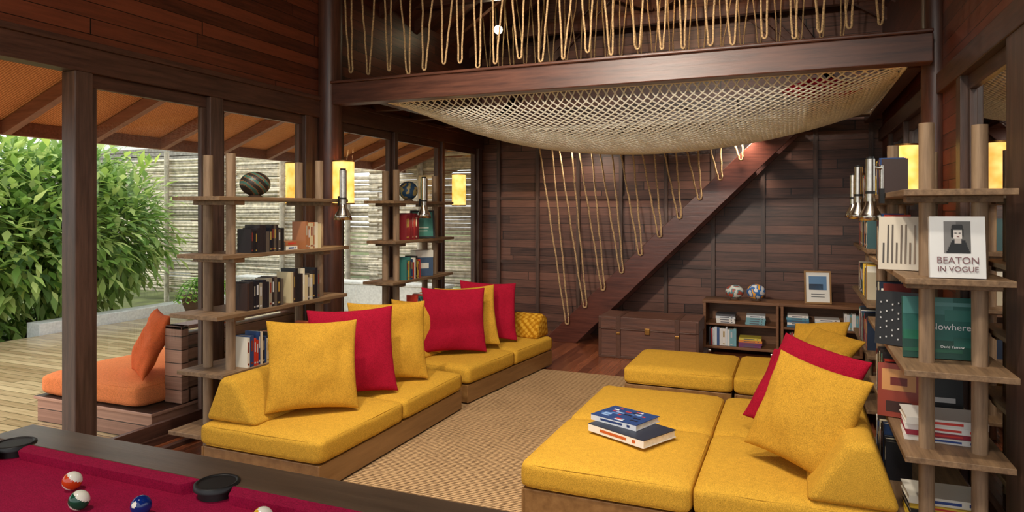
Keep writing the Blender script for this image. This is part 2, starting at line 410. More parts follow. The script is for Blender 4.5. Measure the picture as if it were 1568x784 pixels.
# right wall
mb = MB()
mb.bx(XR, XR+.08, YF, YB, 2.6, 4.0, M_SID); mb.bx(XR, XR+.08, 4.95, 6.1, 0, 2.6, M_SID); mb.bx(XR, XR+.08, 8.3, YB, 0, 2.6, M_SID)
mb.bx(XR, XR+.08, 6.1, 8.3, 0, 1.6, M_SID)
mb.build('wall_right', origin=(0, 0, 0))
mb = MB()
for y, w in ((3.72, .3), (4.9, .12), (2.3, .14), (6.1, .1), (7.2, .08), (8.3, .1)): mb.bx(XR-.03, XR+.08, y-w/2, y+w/2, 0, 2.52, M_DARKZ)
mb.bx(XR-.04, XR+.09, YF, YB, 2.5, 2.64, M_DARKY)
mb.build('trim_4', bevel=.005)
window(6, 3.88, 4.84, XR+.06, 0.05, 2.5); window(7, 2.37, 3.56, XR+.06, .05, 2.5)
window(8, 6.15, 7.16, XR+.06, 1.6, 2.5); window(9, 7.24, 8.25, XR+.06, 1.6, 2.5)
for x, y, r in ((XL+.07, 5.46, .115), (XR-.03, 5.62, .09)):
    mb = MB(); mb.cyl((x, y, 0), (x, y, 4.6), r, M_COL, n=32); mb.cyl((x, y, 0), (x, y, .05), r+.02, M_COL, n=32); mb.build('round_column', bevel=.004)
# main beam + mezzanine
mb = MB(); mb.bx(XL+.14, XR-.08, 5.38, 5.52, 2.70, 2.90, M_BEAM); mb.bx(XL+.14, XR-.08, 5.36, 5.54, 2.90, 2.925, M_BEAM); mb.build('ceiling_beam', bevel=.008)
NX0, NX1, NY0, NY1 = -3.62, .74, 5.62, 8.2
mb = MB()
mb.bx(XL, NX0-.1, 5.55, YB, 2.86, 2.94, M_CEILW); mb.bx(NX1+.08, XR, 5.72, YB, 2.86, 2.94, M_CEILW)
mb.bx(NX0-.1, -1.2, NY1+.1, YB, 2.86, 2.94, M_CEILW)
mb.build('ceiling', origin=(0, 0, 0))
mb = MB()
mb.bx(NX0-.12, NX0-.02, 5.55, YB-.01, 2.72, 2.86, M_DARKY); mb.bx(NX1+.02, NX1+.12, 5.72, YB-.01, 2.72, 2.86, M_DARKY)
for y in (6.3, 7.1, 7.9, 8.7): mb.bx(XL, NX0-.12, y-.04, y+.04, 2.76, 2.86, M_DARKX)
mb.build('ceiling_joists', bevel=.005)
mb = MB(); mb.bx(NX0, NX1, NY1+.02, NY1+.1, 2.70, 2.86, M_DARKX); mb.build('ceiling_beam', bevel=.005)
# roof
RX = (XL+XR)/2; e = .12
mb = MB()
for sx in (-1, 1):
    xe = RX+sx*((XR-XL)/2+.1); ze = 3.9; zr = 5.7
    mb.add([(xe, YF, ze), (xe, YB+.1, ze), (RX, YB+.1, zr), (RX, YF, zr), (xe, YF, ze+e), (xe, YB+.1, ze+e), (RX, YB+.1, zr+e), (RX, YF, zr+e)],
           [(0, 1, 2, 3), (4, 7, 6, 5), (0, 4, 5, 1), (2, 6, 7, 3), (0, 3, 7, 4), (1, 5, 6, 2)], M_ROOF)
    y = -1.8
    while y < YB:
        mb.beam((xe, y, ze-.06), (RX, y, zr-.06), .07, .14, M_BEAM); y += .75
mb.bx(RX-.05, RX+.05, YF, YB, 5.45, 5.68, M_DARKY)
mb.build('roof', origin=(0, 0, 0))
mb = MB()
for y in (7.0, 8.7):
    mb.bx(XL, XR, y-.05, y+.05, 4.05, 4.2, M_BEAM); mb.beam((RX, y, 4.25), (RX, y, 5.5), .09, .09, M_BEAM)
    for sx in (-1, 1): mb.beam((RX, y, 4.25), (RX+sx*1.5, y, 4.9), .08, .1, M_BEAM)
for sx in (-1, 1):
    for i in range(3): mb.beam((RX+sx*2.3, YB-.07, 2.9+.1), (RX+sx*(1.6-i*.7), YB-.07, 4.1+i*.45), .05, .09, M_BEAM)
mb.build('roof_truss', bevel=.006)
# outside overhang
mb = MB()
def skirt(x0, z0, x1, z1, mat, t=.06):
    mb.add([(x0, YF, z0), (x0, 12, z0), (x1, 12, z1), (x1, YF, z1), (x0, YF, z0+t), (x0, 12, z0+t), (x1, 12, z1+t), (x1, YF, z1+t)],
           [(0, 3, 2, 1), (4, 5, 6, 7), (0, 1, 5, 4), (2, 3, 7, 6), (0, 4, 7, 3), (1, 2, 6, 5)], mat)
skirt(XL-.1, 3.22, -6.35, 2.47, M_MATT)
y = -1.8
while y < 11.9:
    mb.beam((XL-.1, y, 3.15), (-6.35, y, 2.40), .07, .11, M_RAFT); y += .8
mb.bx(-6.42, -6.34, YF, 12, 2.35, 2.47, M_RAFT)
mb.build('roof_overhang', origin=(0, 0, 0))

# deck & garden
mb = MB(); mb.bx(-9.6, XL-.1, -4, 9.7, -.16, -.04, M_DECK); mb.build('deck', origin=(0, 0, 0))
mb = MB(); mb.bx(-60, 60, -30, 60, -.5, -.2, M_SOIL); mb.build('ground', origin=(0, 0, 0))
mb = MB(); mb.bx(-9.6, -5.2, 9.72, 10.0, -.2, .42, M_WHITE); mb.bx(-9.62, -5.18, 9.71, 10.02, .42, .47, M_WHITE); mb.build('planter_wall', bevel=.01)
mb = MB(); mb.bx(-9.9, -9.62, 6.2, 9.7, -.2, .12, M_WHITE); mb.build('stone_kerb', bevel=.01)
mb = MB(); random.seed(3)
z = .0
while z < 2.75:
    t = random.uniform(.02, .05)
    for x0 in (-13.5, -10.2, -7.1):
        w = 3.3; dz = random.uniform(-.035, .035)
        mb.cyl((x0, 10.4+random.uniform(-.02, .02), z), (x0+w, 10.4+random.uniform(-.02, .02), z+dz), t*.62, random.choice((M_REED, M_REED, M_REED2)), n=6)
    z += t
for x in (-12, -10.5, -9, -7.5, -6, -4.6): mb.cyl((x, 10.3, -.2), (x, 10.3, 2.9), .05, M_REED2, n=10)
mb.build('reed_fence')
mb = MB(); z = 0
while z < 1.9:
    t = .06; mb.cyl((4.4, -2, z), (4.4, 14, z), t*.6, random.choice((M_REED, M_REED2)), n=6); z += t
for y in (0, 3, 6, 9, 12): mb.cyl((4.33, y, -.2), (4.33, y, 2.0), .05, M_REED2, n=10)
mb.build('reed_fence')
mb = MB()
for i in range(16):
    z = 2.2+i*.16; o = i*.34
    mb.bx(-22, -11.2-o*.2, 11.5+o, 12.1+o, z, z+.1, M_THATCH)
mb.bx(-22, -11, 11.4, 11.55, 2.05, 2.25, M_DARKX)
for x in (-21, -17, -13, -11.2): mb.bx(x-.1, x+.1, 11.9, 12.1, -.2, 2.2, M_DARKZ)
mb.bx(-22, -11.2, 14, 14.2, -.2, 4, M_WHITE)
mb.build('neighbouring_pavilion')

# ---------------------------------------------------------------- plants
def leaf(mb, p, d, up, L, W, col):
    d = d.normalized(); s = d.cross(up)
    if s.length < .05: s = d.orthogonal()
    s.normalize(); n = s.cross(d).normalized()
    a = p; m1 = p+d*L*.45+n*L*.05; t = p+d*L-n*L*.08
    mb.add([a, m1+s*W/2, t, m1-s*W/2, m1-n*W*.12], [(0, 1, 4), (4, 1, 2), (0, 4, 3), (4, 2, 3)], M_LEAF, col, True)
def shrub(name, blobs, count, L):
    mb = MB(); tot = sum(b[3]**2 for b in blobs)
    for cx, cy, cz, r in blobs:
        n = int(count*r*r/tot)
        mb.cyl((cx, cy, -.3), (cx, cy, cz), .03, M_STEM, n=6)
        for _ in range(n):
            v = Vector((random.gauss(0, 1), random.gauss(0, 1), random.gauss(0, 1))).normalized()
            nn = noise.noise(v*3.2+Vector((cx, cy, cz)))
            rr = r*random.uniform(.5, 1.1)*(1+.38*nn)
            p = Vector((cx, cy, cz))+v*rr
            if p.z < -.15 or p.y > 9.5: continue
            if p.x > -10.1 and p.z < .4: continue
            if p.x > -9.5: continue
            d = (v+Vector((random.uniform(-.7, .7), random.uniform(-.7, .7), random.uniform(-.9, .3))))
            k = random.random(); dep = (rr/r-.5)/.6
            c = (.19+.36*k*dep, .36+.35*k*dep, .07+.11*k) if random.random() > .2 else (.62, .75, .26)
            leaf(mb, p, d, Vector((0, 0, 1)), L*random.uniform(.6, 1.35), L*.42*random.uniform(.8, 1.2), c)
    return mb.build(name)
random.seed(11)
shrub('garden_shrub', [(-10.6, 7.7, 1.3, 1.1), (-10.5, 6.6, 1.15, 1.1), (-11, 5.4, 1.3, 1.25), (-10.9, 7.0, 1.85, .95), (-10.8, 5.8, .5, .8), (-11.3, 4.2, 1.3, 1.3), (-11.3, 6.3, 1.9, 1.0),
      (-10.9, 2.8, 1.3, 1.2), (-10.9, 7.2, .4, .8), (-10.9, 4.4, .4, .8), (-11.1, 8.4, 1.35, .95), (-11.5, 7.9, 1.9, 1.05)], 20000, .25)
def fern(name, x, y, z, n, L, pot=False):
    mb = MB()
    if pot:
        mb.lathe((x, y, z), [(.0, 0), (.15, 0), (.2, .02), (.28, .2), (.3, .3), (.33, .32), (.3, .34), (.26, .3), (0, .28)], M_POTM); z += .28
    for i in range(n):
        a = random.uniform(0, 6.28); out = random.uniform(.3, 1); p = Vector((x, y, z)); v = Vector((math.cos(a)*out, math.sin(a)*out, 1.6)); st = L/9
        for k in range(9):
            v2 = v.normalized(); q = p+v2*st; mb.cyl(p, q, .006, M_LEAF, n=4, col=(.12, .3, .05), caps=False)
            for sg in (-1, 1):
                s = v2.cross(Vector((0, 0, 1))).normalized()*sg
                if k > 1: leaf(mb, q, s+v2*.6, Vector((0, 0, 1)), .17*(1-k/14), .05, (.24+.2*random.random(), .5+.25*random.random(), .1))
            p = q; v.z -= .38
    return mb.build(name)
fern('potted_fern', -8.95, 8.35, -.04, 26, .8, True)
fern('potted_fern', -7.4, 9.0, -.04, 16, .6, True)

# ---------------------------------------------------------------- rug
mb = MB(); mb.bx(-3.0, .3, 3.24, 6.78, 0, .012, M_RUG); mb.build('rug', bevel=.004)
RZ = .012
# ---------------------------------------------------------------- sofas
def sofa_part(par, x0, x1, y0, y1, mods, M=None, z=RZ):
    Mx = M or Matrix.Identity(4)
    m = MB(Mx); m.bx(x0+.05, x1-.05, y0+.05, y1-.05, z, z+.03, M_BLACK); m.build('plinth', par)
    m = MB(Mx); m.bx(x0+.012, x1-.012, y0+.012, y1-.012, z+.012, z+.165, M_BASE)
    m.bx(x0+.006, x0+.02, y0+.006, y1-.006, z+.012, z+.165, M_BASE); m.bx(x1-.02, x1-.006, y0+.006, y1-.006, z+.012, z+.165, M_BASE)
    m.build('base', par, bevel=.004)
    for k, (a, b, c, d) in enumerate(mods):
        soft_box('seat_cushion_%d' % (k+1), ((a+b)/2, (c+d)/2, z+.165+.075), (b-a-.006, d-c-.006, .15), .035, M_YEL, par, T=Mx)
e1 = empty('sofa', (-3.08, 4.2, 0))
sofa_part(e1, -3.52, -2.58, 3.27, 5.14, [(-3.52, -2.58, 3.27, 4.21), (-3.52, -2.58, 4.21, 5.14)])
S = RZ+.165+.165
wedge('bolster', [(-3.53, S-.01), (-3.10, S-.01), (-3.28, S+.27), (-3.40, S+.28)], 3.31, 4.18, M_YEL, parent=e1)
wedge('bolster_2', [(-3.53, S-.01), (-3.10, S-.01), (-3.28, S+.27), (-3.40, S+.28)], 4.23, 5.1, M_YEL, parent=e1)
pillow('throw_pillow', (-2.99, 3.72, S), .62, 48, 20, M_YEL2, 3, parent=e1)
pillow('throw_pillow', (-3.0, 4.18, S), .65, 46, 17, M_RED, 0, parent=e1)
pillow('throw_pillow', (-2.98, 4.62, S), .64, 42, 18, M_YEL2, 1, parent=e1)
M2 = Matrix.Translation((-2.60, 5.28, 0)) @ Matrix.Rotation(R(-6), 4, 'Z')
e2 = empty('sofa', M2 @ Vector((-.46, .85, 0)))
sofa_part(e2, -.92, 0, 0, 1.72, [(-.92, 0, 0, .86), (-.92, 0, .86, 1.72)], M2)
wedge('bolster', [(-.93, S-.01), (-.52, S-.01), (-.68, S+.26), (-.8, S+.27)], .03, .84, M_YEL, M2, e2)
wedge('bolster_2', [(-.93, S-.01), (-.52, S-.01), (-.68, S+.26), (-.8, S+.27)], .88, 1.69, M_YEL, M2, e2)
p = lambda x, y: tuple((M2 @ Vector((x, y, S))))
pillow('throw_pillow', p(-.42, .42), .63, 38, 18, M_RED, 2, parent=e2)
pillow('throw_pillow', p(-.45, .70), .62, 36, 20, M_YEL2, -2, parent=e2)
pillow('throw_pillow', p(-.42, 1.06), .62, 40, 20, M_RED, 5, parent=e2)
pillow('throw_pillow', p(-.68, .18), .5, 45, 15, M_YEL2, 5, parent=e2)
wedge('patterned_bolster', [(1.42, S-.01), (1.72, S-.01), (1.68, S+.2), (1.57, S+.25), (1.45, S+.17)], -.62, -.04, M_YPAT, M2 @ Matrix(((0, 1, 0, 0), (1, 0, 0, 0), (0, 0, 1, 0), (0, 0, 0, 1))), parent=e2)

OX0, OX1, OX2 = -1.38, -.475, .43
e3 = empty('ottoman', ((OX0+OX1)/2, 4.34, 0)); sofa_part(e3, OX0, OX1, 3.44, 5.22, [(OX0, OX1, 3.44, 4.33), (OX0, OX1, 4.33, 5.22)])
e4 = empty('sofa', ((OX1+OX2)/2, 4.34, 0)); sofa_part(e4, OX1+.01, OX2, 3.44, 5.22, [(OX1+.01, OX2, 3.44, 4.33), (OX1+.01, OX2, 4.33, 5.22)])
wr = [(.04, S-.01), (.44, S-.01), (.33, S+.29), (.22, S+.29)]
wedge('bolster', wr, 3.45, 4.3, M_YEL, parent=e4); wedge('bolster_2', wr, 4.35, 5.19, M_YEL, parent=e4)
pillow('throw_pillow', (.05, 3.84, S), .56, -34, 24, M_YEL2, 8, parent=e4)
pillow('throw_pillow', (.05, 4.34, S), .6, -34, 32, M_RED, 9, parent=e4)
pillow('throw_pillow', (.0, 4.72, S), .54, -38, 42, M_RED, -6, parent=e4)
e5 = empty('ottoman', ((OX0+OX1)/2, 6.3, 0)); sofa_part(e5, OX0, OX1, 5.86, 6.74, [(OX0, OX1, 5.86, 6.74)])
e6 = empty('sofa', ((OX1+OX2)/2, 6.3, 0)); sofa_part(e6, OX1+.01, OX2, 5.86, 6.74, [(OX1+.01, OX2, 5.86, 6.74)])
wedge('bolster', wr, 5.9, 6.7, M_YEL, parent=e6)
pillow('throw_pillow', (.2, 6.02, S), .5, -38, 50, M_YEL2, 8, parent=e6)
pillow('throw_pillow', (.18, 6.4, S), .48, -30, 46, M_YEL2, -12, parent=e6)

# books on the ottoman
SB = S+.014
mb = MB(); mb.flat_book((-.9, 4.03, SB), .42, .30, .045, -27, s2l((40, 46, 62)), s2l((228, 224, 216)), s2l((190, 90, 40)))
mb.build('coffee_table_book')
mb = MB(); mb.flat_book((-.96, 4.12, SB+.046), .33, .25, .035, -22, s2l((36, 66, 120)), s2l((210, 214, 220)), s2l((40, 60, 110)))
T = Matrix.Translation((-.96, 4.12, SB+.046+.0351)) @ Matrix.Rotation(R(-22), 4, 'Z')
for i in range(26):
    x = random.uniform(-.155, .1); y = random.uniform(-.11, .1)
    mb.bx(x, x+random.uniform(.02, .06), y-.008, y+.008, 0, .0006+.0001*i/3, M_BOOK, s2l(random.choice(((220, 220, 225), (190, 60, 60), (90, 130, 190), (20, 24, 40), (150, 180, 220)))), T)
mb.build('magazine')
def text(body, size, M, mat, parent, ext=.0006, align='CENTER'):
    cu = bpy.data.curves.new('cover_title', 'FONT'); cu.body = body; cu.size = size; cu.extrude = ext; cu.align_x = align; cu.align_y = 'CENTER'
    cu.materials.append(mat); ob = bpy.data.objects.new('cover_title', cu); sc.collection.objects.link(ob); ob.matrix_world = M
    if parent: 
        ob.parent = parent; ob.matrix_parent_inverse = parent.matrix_basis.inverted()
    return ob

# ---------------------------------------------------------------- shelving
ZS = [.15, .55, .95, 1.355, 1.755]
def shelf_unit(x0, x1, y0, y1):
    mb = MB(); xa = x0+.12; xb = x1-.10
    pys = [y0+.2, y1-.26]
    for yy in pys:
        for xx in (xa, xb):
            mb.cyl((xx, yy, 0), (xx, yy, 2.07+random.uniform(-.03, .03)), .033, M_POST, n=20)
    for i, z in enumerate(ZS):
        sh = (-.03, .03, -.02, .03, 0)[i]
        mb.bx(x0+.01*(i % 2), x1, y0+sh, y1+sh*.5, z, z+.028, M_SHELF)
        for yy in pys: mb.bx(x0+.03, x1-.02, yy-.05, yy+.05, z-.03, z, M_SHELF)
    return mb.build('bookshelf', bevel=.003)
random.seed(5)
shelf_unit(-3.97, -3.54, 3.45, 4.87); shelf_unit(-3.97, -3.62, 5.72, 6.98)
shelf_unit(.45, .88, 3.5, 5.15); shelf_unit(.50, .86, 5.82, 7.2)
PAL = [(28, 26, 30), (44, 38, 40), (20, 22, 30), (90, 24, 26), (150, 130, 100), (34, 48, 70), (196, 186, 160), (60, 50, 44), (120, 40, 32), (24, 24, 24), (180, 140, 60), (50, 84, 90)]
def book_row(o, a, f, length, h=(.18, .25), pal=PAL, w=.14, name='book_row'):
    mb = MB(); d = 0; a = Vector(a)
    while d < length:
        t = random.uniform(.018, .04); c = random.choice(pal)
        mb.book(Vector(o)+a*(d+t/2), a, f, t-.001, random.uniform(*h), w*random.uniform(.9, 1.0), s2l(c), s2l(random.choice(((180, 170, 150), (170, 140, 70), (200, 200, 200), (130, 50, 40)))) if random.random() > .4 else None)
        d += t
    return mb.build(name)
def book_stack(c, n, w=.24, d=.17, pal=PAL, rz=0, name='book_stack'):
    mb = MB(); z = c[2]
    for i in range(n):
        t = random.uniform(.022, .04); mb.flat_book((c[0], c[1], z), w*random.uniform(.88, 1), d*random.uniform(.9, 1), t-.001, rz+random.uniform(-4, 4), s2l(random.choice(pal)), None, s2l(random.choice(((40, 40, 50), (210, 60, 50), (40, 70, 140))))); z += t
    return mb.build(name)
DK = [(28, 26, 30), (40, 34, 36), (22, 24, 34), (60, 44, 40), (90, 80, 70)]
CR = [(222, 212, 186), (206, 190, 150), (170, 110, 70), (235, 230, 215)]
RD = [(110, 26, 36), (90, 22, 30), (130, 34, 40)]
MX = [(200, 60, 40), (230, 190, 60), (40, 70, 120), (235, 230, 215), (40, 40, 44), (60, 120, 110), (190, 90, 40)]
zt = lambda i: ZS[i]+.0285
fx = (1, 0, 0); ay = (0, 1, 0)
X1 = -3.56
book_row((X1, 3.76, zt(3)), ay, fx, .33, (.15, .20), DK); book_row((X1, 4.34, zt(3)), ay, fx, .16, (.16, .22), CR); book_stack((-3.65, 4.22, zt(3)), 2, .14, .12, CR, 90)
book_row((X1, 3.72, zt(2)), ay, fx, .36, (.17, .22), DK+[(150, 140, 120)]); book_row((X1, 4.17, zt(2)), ay, fx, .34, (.19, .26), DK+CR[:2])
book_row((X1, 3.72, zt(1)), ay, fx, .28, (.17, .25), MX+CR); book_row((X1, 4.2, zt(1)), ay, fx, .28, (.17, .23), MX)
X2 = -3.64
book_row((X2, 5.98, zt(3)), ay, fx, .22, (.24, .28), RD); book_row((X2, 5.98, zt(2)), ay, fx, .28, (.17, .24), MX)
book_row((X2, 6.2, zt(1)), ay, fx, .3, (.17, .24), MX)
def frame_obj(name, c, w, h, yaw, lean, fc, inner, art, t=.02):
    c = (c[0], c[1], c[2]+t*math.sin(R(lean))+.001)
    mb = MB(Matrix.Translation(c) @ Matrix.Rotation(R(yaw), 4, 'Z') @ Matrix.Rotation(-R(lean), 4, 'X'))
    b = .018
    mb.bx(-w/2, w/2, 0, t, 0, h, M_BOOK, s2l(fc)); 
    for a in ((-w/2, -w/2+b, 0, h), (w/2-b, w/2, 0, h)): mb.bx(a[0], a[1], -.008, 0, a[2], a[3], M_BOOK, s2l(fc))
    mb.bx(-w/2+b, w/2-b, -.008, 0, 0, b, M_BOOK, s2l(fc)); mb.bx(-w/2+b, w/2-b, -.008, 0, h-b, h, M_BOOK, s2l(fc))
    mb.bx(-w/2+b, w/2-b, -.002, 0, b, h-b, M_BOOK, s2l(inner))
    for (x0, x1, z0, z1, cc) in art: mb.bx(x0*w, x1*w, -.004, -.002, z0*h, z1*h, M_BOOK, s2l(cc))
    mb.bx(-.02, .02, t, t+.06, .02, .032, M_BOOK, s2l(fc))
    return mb.build(name)
frame_obj('picture_frame', (-3.70, 6.42, zt(3)), .26, .30, 42, 8, (26, 28, 30), (62, 130, 118), [(-.25, .25, .35, .4, (190, 210, 200)), (-.2, .2, .25, .28, (190, 210, 200))])
mb = MB(); T = Matrix.Translation((-3.76, 6.5, zt(2))) @ Matrix.Rotation(R(50), 4, 'Z')
mb.bx(-.1, .1, -.08, .08, 0, .27, M_BOOK, s2l((70, 92, 120)), T); mb.bx(-.102, .102, -.082, .082, .2, .275, M_BOOK, s2l((226, 222, 210)), T); mb.bx(-.05, .05, -.083, -.08, .08, .14, M_BOOK, s2l((226, 222, 210)), T)
mb.build('storage_box', bevel=.003)
def globe(name, c, r, fn, sq=(1, 1, 1)):
    mb = MB(); mb.lathe((c[0], c[1], c[2]), [(0, 0), (r*.5, 0), (r*.52, .008), (r*.4, .018), (r*.3, .03), (0, .03)], M_POTM)
    mb.sphere((c[0], c[1], c[2]+r*sq[2]+.012), r, M_BOOK, 64, sq, colfn=fn); return mb.build(name)
def f_ball(v):
    s = math.sin(v.y*7+v.z*9+v.x*3)
    return s2l((44, 38, 34)) if s > .1 else (s2l((136, 92, 56)) if s > -.5 else s2l((60, 104, 92)))
def f_globe(v):
    n = noise.noise(v*2.4)
    return s2l((40, 76, 110)) if n < .05 else s2l((180, 160, 100))
def f_paint(v):
    n = noise.noise(v*2.2+Vector((5, 2, 1)))
    return s2l((215, 215, 205)) if n > .12 else (s2l((70, 140, 150)) if n > -.12 else s2l((180, 80, 60)))
def f_paint2(v):
    n = noise.noise(v*2+Vector((3, 8, 5)))
    return s2l((240, 170, 60)) if n > .2 else (s2l((50, 110, 180)) if n > -.15 else s2l((215, 215, 215)))
globe('decorative_ball', (-3.73, 3.98, zt(4)), .1, f_ball, (1, 1.2, .9)); globe('decorative_globe', (-3.78, 6.25, zt(4)), .1, f_globe)

# reading lamps: clamp on the shelf edge, tube head with bell shade
def reading_lamp(x, y, sx=1, z=1.757, q=1.0):
    mb = MB()
    mb.bx(x-.012, x+.012, y-.03, y+.03, z-.03, z+.05, M_BLACK)
    mb.cyl((x, y, z+.05), (x, y, z+.22*q), .009, M_CHROME, n=10)
    qx, qy = x+.075*sx*q, y-.075*q
    mb.cyl((x, y, z+.2*q), (qx, qy, z+.21*q), .009, M_CHROME, n=10)
    mb.cyl((qx, qy, z-.02), (qx, qy, z+.26*q), .03*q, M_CHROME, n=24); mb.cyl((qx, qy, z+.26*q), (qx, qy, z+.275*q), .024*q, M_BLACK, n=20)
    mb.cyl((qx, qy, z+.02), (qx, qy, z+.035), .0315*q, M_BLACK, n=24)
    mb.lathe((qx, qy, z-.02), [(.03*q, .0), (.034*q, -.03*q), (.064*q, -.085*q), (.076*q, -.13*q), (.073*q, -.13*q), (.06*q, -.085*q), (.02*q, -.02*q)], M_CHROME)
    mb.cyl((qx, qy, z-.02-.11*q), (qx, qy, z-.02-.08*q), .04*q, M_BULB, n=16)
    return mb.build('reading_lamp')
reading_lamp(-3.525, 4.75); reading_lamp(-3.605, 6.22); reading_lamp(.435, 4.95, -1, q=.8); reading_lamp(.435, 4.2, -1, q=.8)
reading_lamp(.485, 6.1, -1, q=.8)

def wall_lamp(x, y, z, tx, ty, w=.1, h=.2):
    mb = MB()
    mb.cyl((x, y, z-h), (x, y, z+h), w, M_SHADE, n=28, caps=False)
    mb.cyl((x, y, z-h-.006), (x, y, z-h+.006), w+.003, M_BRASS, n=28, caps=False); mb.cyl((x, y, z+h-.006), (x, y, z+h+.006), w+.003, M_BRASS, n=28, caps=False)
    mb.cyl((x, y, z-.05), (tx, ty, z-.05), .012, M_BRASS, n=10); mb.sphere((x, y, z), .03, M_BULB, 12)
    mb.build('wall_lamp')
wall_lamp(-3.95, 5.36, 1.95, XL+.15, 5.42); wall_lamp(.72, 5.42, 1.95, XR-.1, 5.56, .075, .19); wall_lamp(-4.03, 7.92, 1.95, XL+.03, 7.88, .09)
wall_lamp(-4.52, 5.36, 1.95, XL-.1, 5.22, .09)  # added behind the glass, standing in for the column lamp's reflection

# ---------------------------------------------------------------- right shelf contents
def display_book(name, c, w, h, t, yaw, lean, cover, art, title=None, tc=(20, 20, 20)):
    c = (c[0], c[1], c[2]+t*math.sin(R(lean))+.001)
    M = Matrix.Translation(c) @ Matrix.Rotation(R(yaw), 4, 'Z') @ Matrix.Rotation(-R(lean), 4, 'X')
    mb = MB(M)
    mb.bx(-w/2, w/2, 0, .004, 0, h, M_BOOK, s2l(cover)); mb.bx(-w/2, w/2, t-.004, t, 0, h, M_BOOK, s2l(cover)); mb.bx(-w/2, -w/2+.004, .004, t-.004, 0, h, M_BOOK, s2l(cover))
    mb.bx(-w/2+.004, w/2-.006, .004, t-.004, .004, h-.004, M_PAGE)
    for i, (x0, x1, z0, z1, cc) in enumerate(art): mb.bx(x0*w, x1*w, -.0012-.0003*i, 0, z0*h, z1*h, M_BOOK, s2l(cc))
    ob = mb.build(name)
    tm = plain('title_ink', tc, .6)
    for (b, s, zz, xx) in (title or []):
        text(b, s, M @ Matrix.Translation((xx*w, -.0045, zz*h)) @ Matrix.Rotation(R(90), 4, 'X'), tm, ob)
    return ob
por = [(-.24, .24, .40, .92, (92, 90, 88)), (-.24, -.02, .40, .92, (120, 118, 116))]
for k in range(6): por.append((-.2+.02*k, .22-.015*k, .40+.035*k, .435+.035*k, (22, 22, 24)))
por += [(-.05, .07, .56, .66, (176, 168, 162)), (-.075, .085, .635, .79, (206, 200, 194)), (-.1, .1, .78, .85, (22, 20, 20)), (-.085, .09, .84, .865, (22, 20, 20)), (-.11, -.07, .66, .8, (22, 20, 20)), (.085, .11, .68, .8, (22, 20, 20)), (-.05, -.01, .72, .733, (50, 44, 44)), (.025, .06, .72, .733, (50, 44, 44)), (-.01, .03, .665, .675, (120, 60, 60))]
display_book('art_book', (.67, 3.565, zt(3)), .215, .275, .03, 2, 5, (222, 222, 220), por, [('BEATON', .042, .28, 0), ('IN VOGUE', .034, .14, 0)], (120, 84, 88))
display_book('art_book', (.49, 3.94, zt(3)), .2, .27, .03, -18, 5, (206, 196, 178), [(-.4+.1*i, -.36+.1*i, .12, .5+.4*abs(math.sin(i*2.1)), (70+i*10, 64+i*8, 58+i*6)) for i in range(8)])
display_book('photo_book', (.66, 3.78, zt(2)), .35, .29, .03, 2, 5, (34, 100, 90), [(-.5, .5, .0, .3, (20, 66, 54)), (-.5, .1, .72, 1, (70, 130, 124)), (0, .5, .62, .8, (50, 118, 106)), (-.5, -.2, .3, .45, (26, 104, 76)), (.1, .5, .2, .36, (30, 90, 78)), (-.3, .4, .86, .92, (96, 150, 146)), (-.5, .2, .1, .16, (30, 84, 62))],
             [('Nowhere', .044, .52, .06), ('David Yarrow', .017, .2, .08)], (240, 240, 240))
display_book('photo_book', (.50, 4.05, zt(2)), .24, .28, .03, -25, 6, (24, 24, 26), [(-.4+.12*(i % 7), -.37+.12*(i % 7), .1+.16*(i//7)+.03*(i % 3), .13+.16*(i//7)+.03*(i % 3), (190, 190, 190)) for i in range(35)])
display_book('photo_book', (.51, 4.15, zt(1)), .2, .28, .03, -10, 6, (150, 60, 40), [(-.4, .4, .5, .9, (210, 150, 90)), (-.3, .3, .1, .3, (60, 30, 20)), (-.2, .2, .6, .75, (120, 40, 30))])
display_book('photo_book', (.72, 4.15, zt(1)), .17, .25, .05, 0, 5, (28, 30, 32), [(-.3, .3, .4, .5, (200, 200, 200))])
book_stack((.665, 3.9, zt(1)), 4, .34, .24, [(236, 232, 226), (226, 222, 214), (150, 40, 60), (60, 60, 110)], 0)
book_stack((.665, 3.92, zt(0)), 4, .32, .24, MX)
fl = (-1, 0, 0)
for i in (1, 2, 3):
    book_row((.47, 4.34, zt(i)), ay, fl, .46, (.2, .29), MX+PAL); 
    book_row((.53, 6.08, zt(i)), ay, fl, .26, (.2, .28), MX+PAL); book_row((.53, 6.42, zt(i)), ay, fl, .4, (.18, .28), MX+PAL)
book_row((.47, 4.5, zt(4)), ay, fl, .3, (.16, .22), DK+MX); book_row((.53, 6.2, zt(4)), ay, fl, .35, (.16, .22), MX)
book_row((.47, 4.34, zt(0)), ay, fl, .46, (.2, .29), MX+PAL)

# ---------------------------------------------------------------- trunk, low bookcase
mb = MB(); x0, x1, y0, y1 = -2.08, -.98, 7.66, 8.14
mb.bx(x0, x1, y0, y1, .02, .33, M_TRUNK); mb.bx(x0-.012, x1+.012, y0-.012, y1+.012, .34, .47, M_TRUNK)
mb.bx(x0-.016, x1+.016, y0-.016, y1+.016, .325, .342, M_STRAP); mb.bx(x0-.012, x1+.012, y0-.012, y1+.012, .0, .03, M_STRAP)
for x in (x0+.22, x1-.22):
    mb.bx(x-.025, x+.025, y0-.022, y1, .0, .475, M_STRAP); mb.bx(x-.022, x+.022, y0-.03, y0-.02, .27, .3, M_BRASS)
mb.bx(-1.56, -1.50, y0-.026, y0-.01, .29, .36, M_BRASS)
for x in (x0, x1):
    mb.bx(x-.014 if x == x0 else x-.02, x+.02 if x == x0 else x+.014, y0-.016, y0+.02, .02, .46, M_STRAP)
mb.build('storage_trunk', bevel=.008)
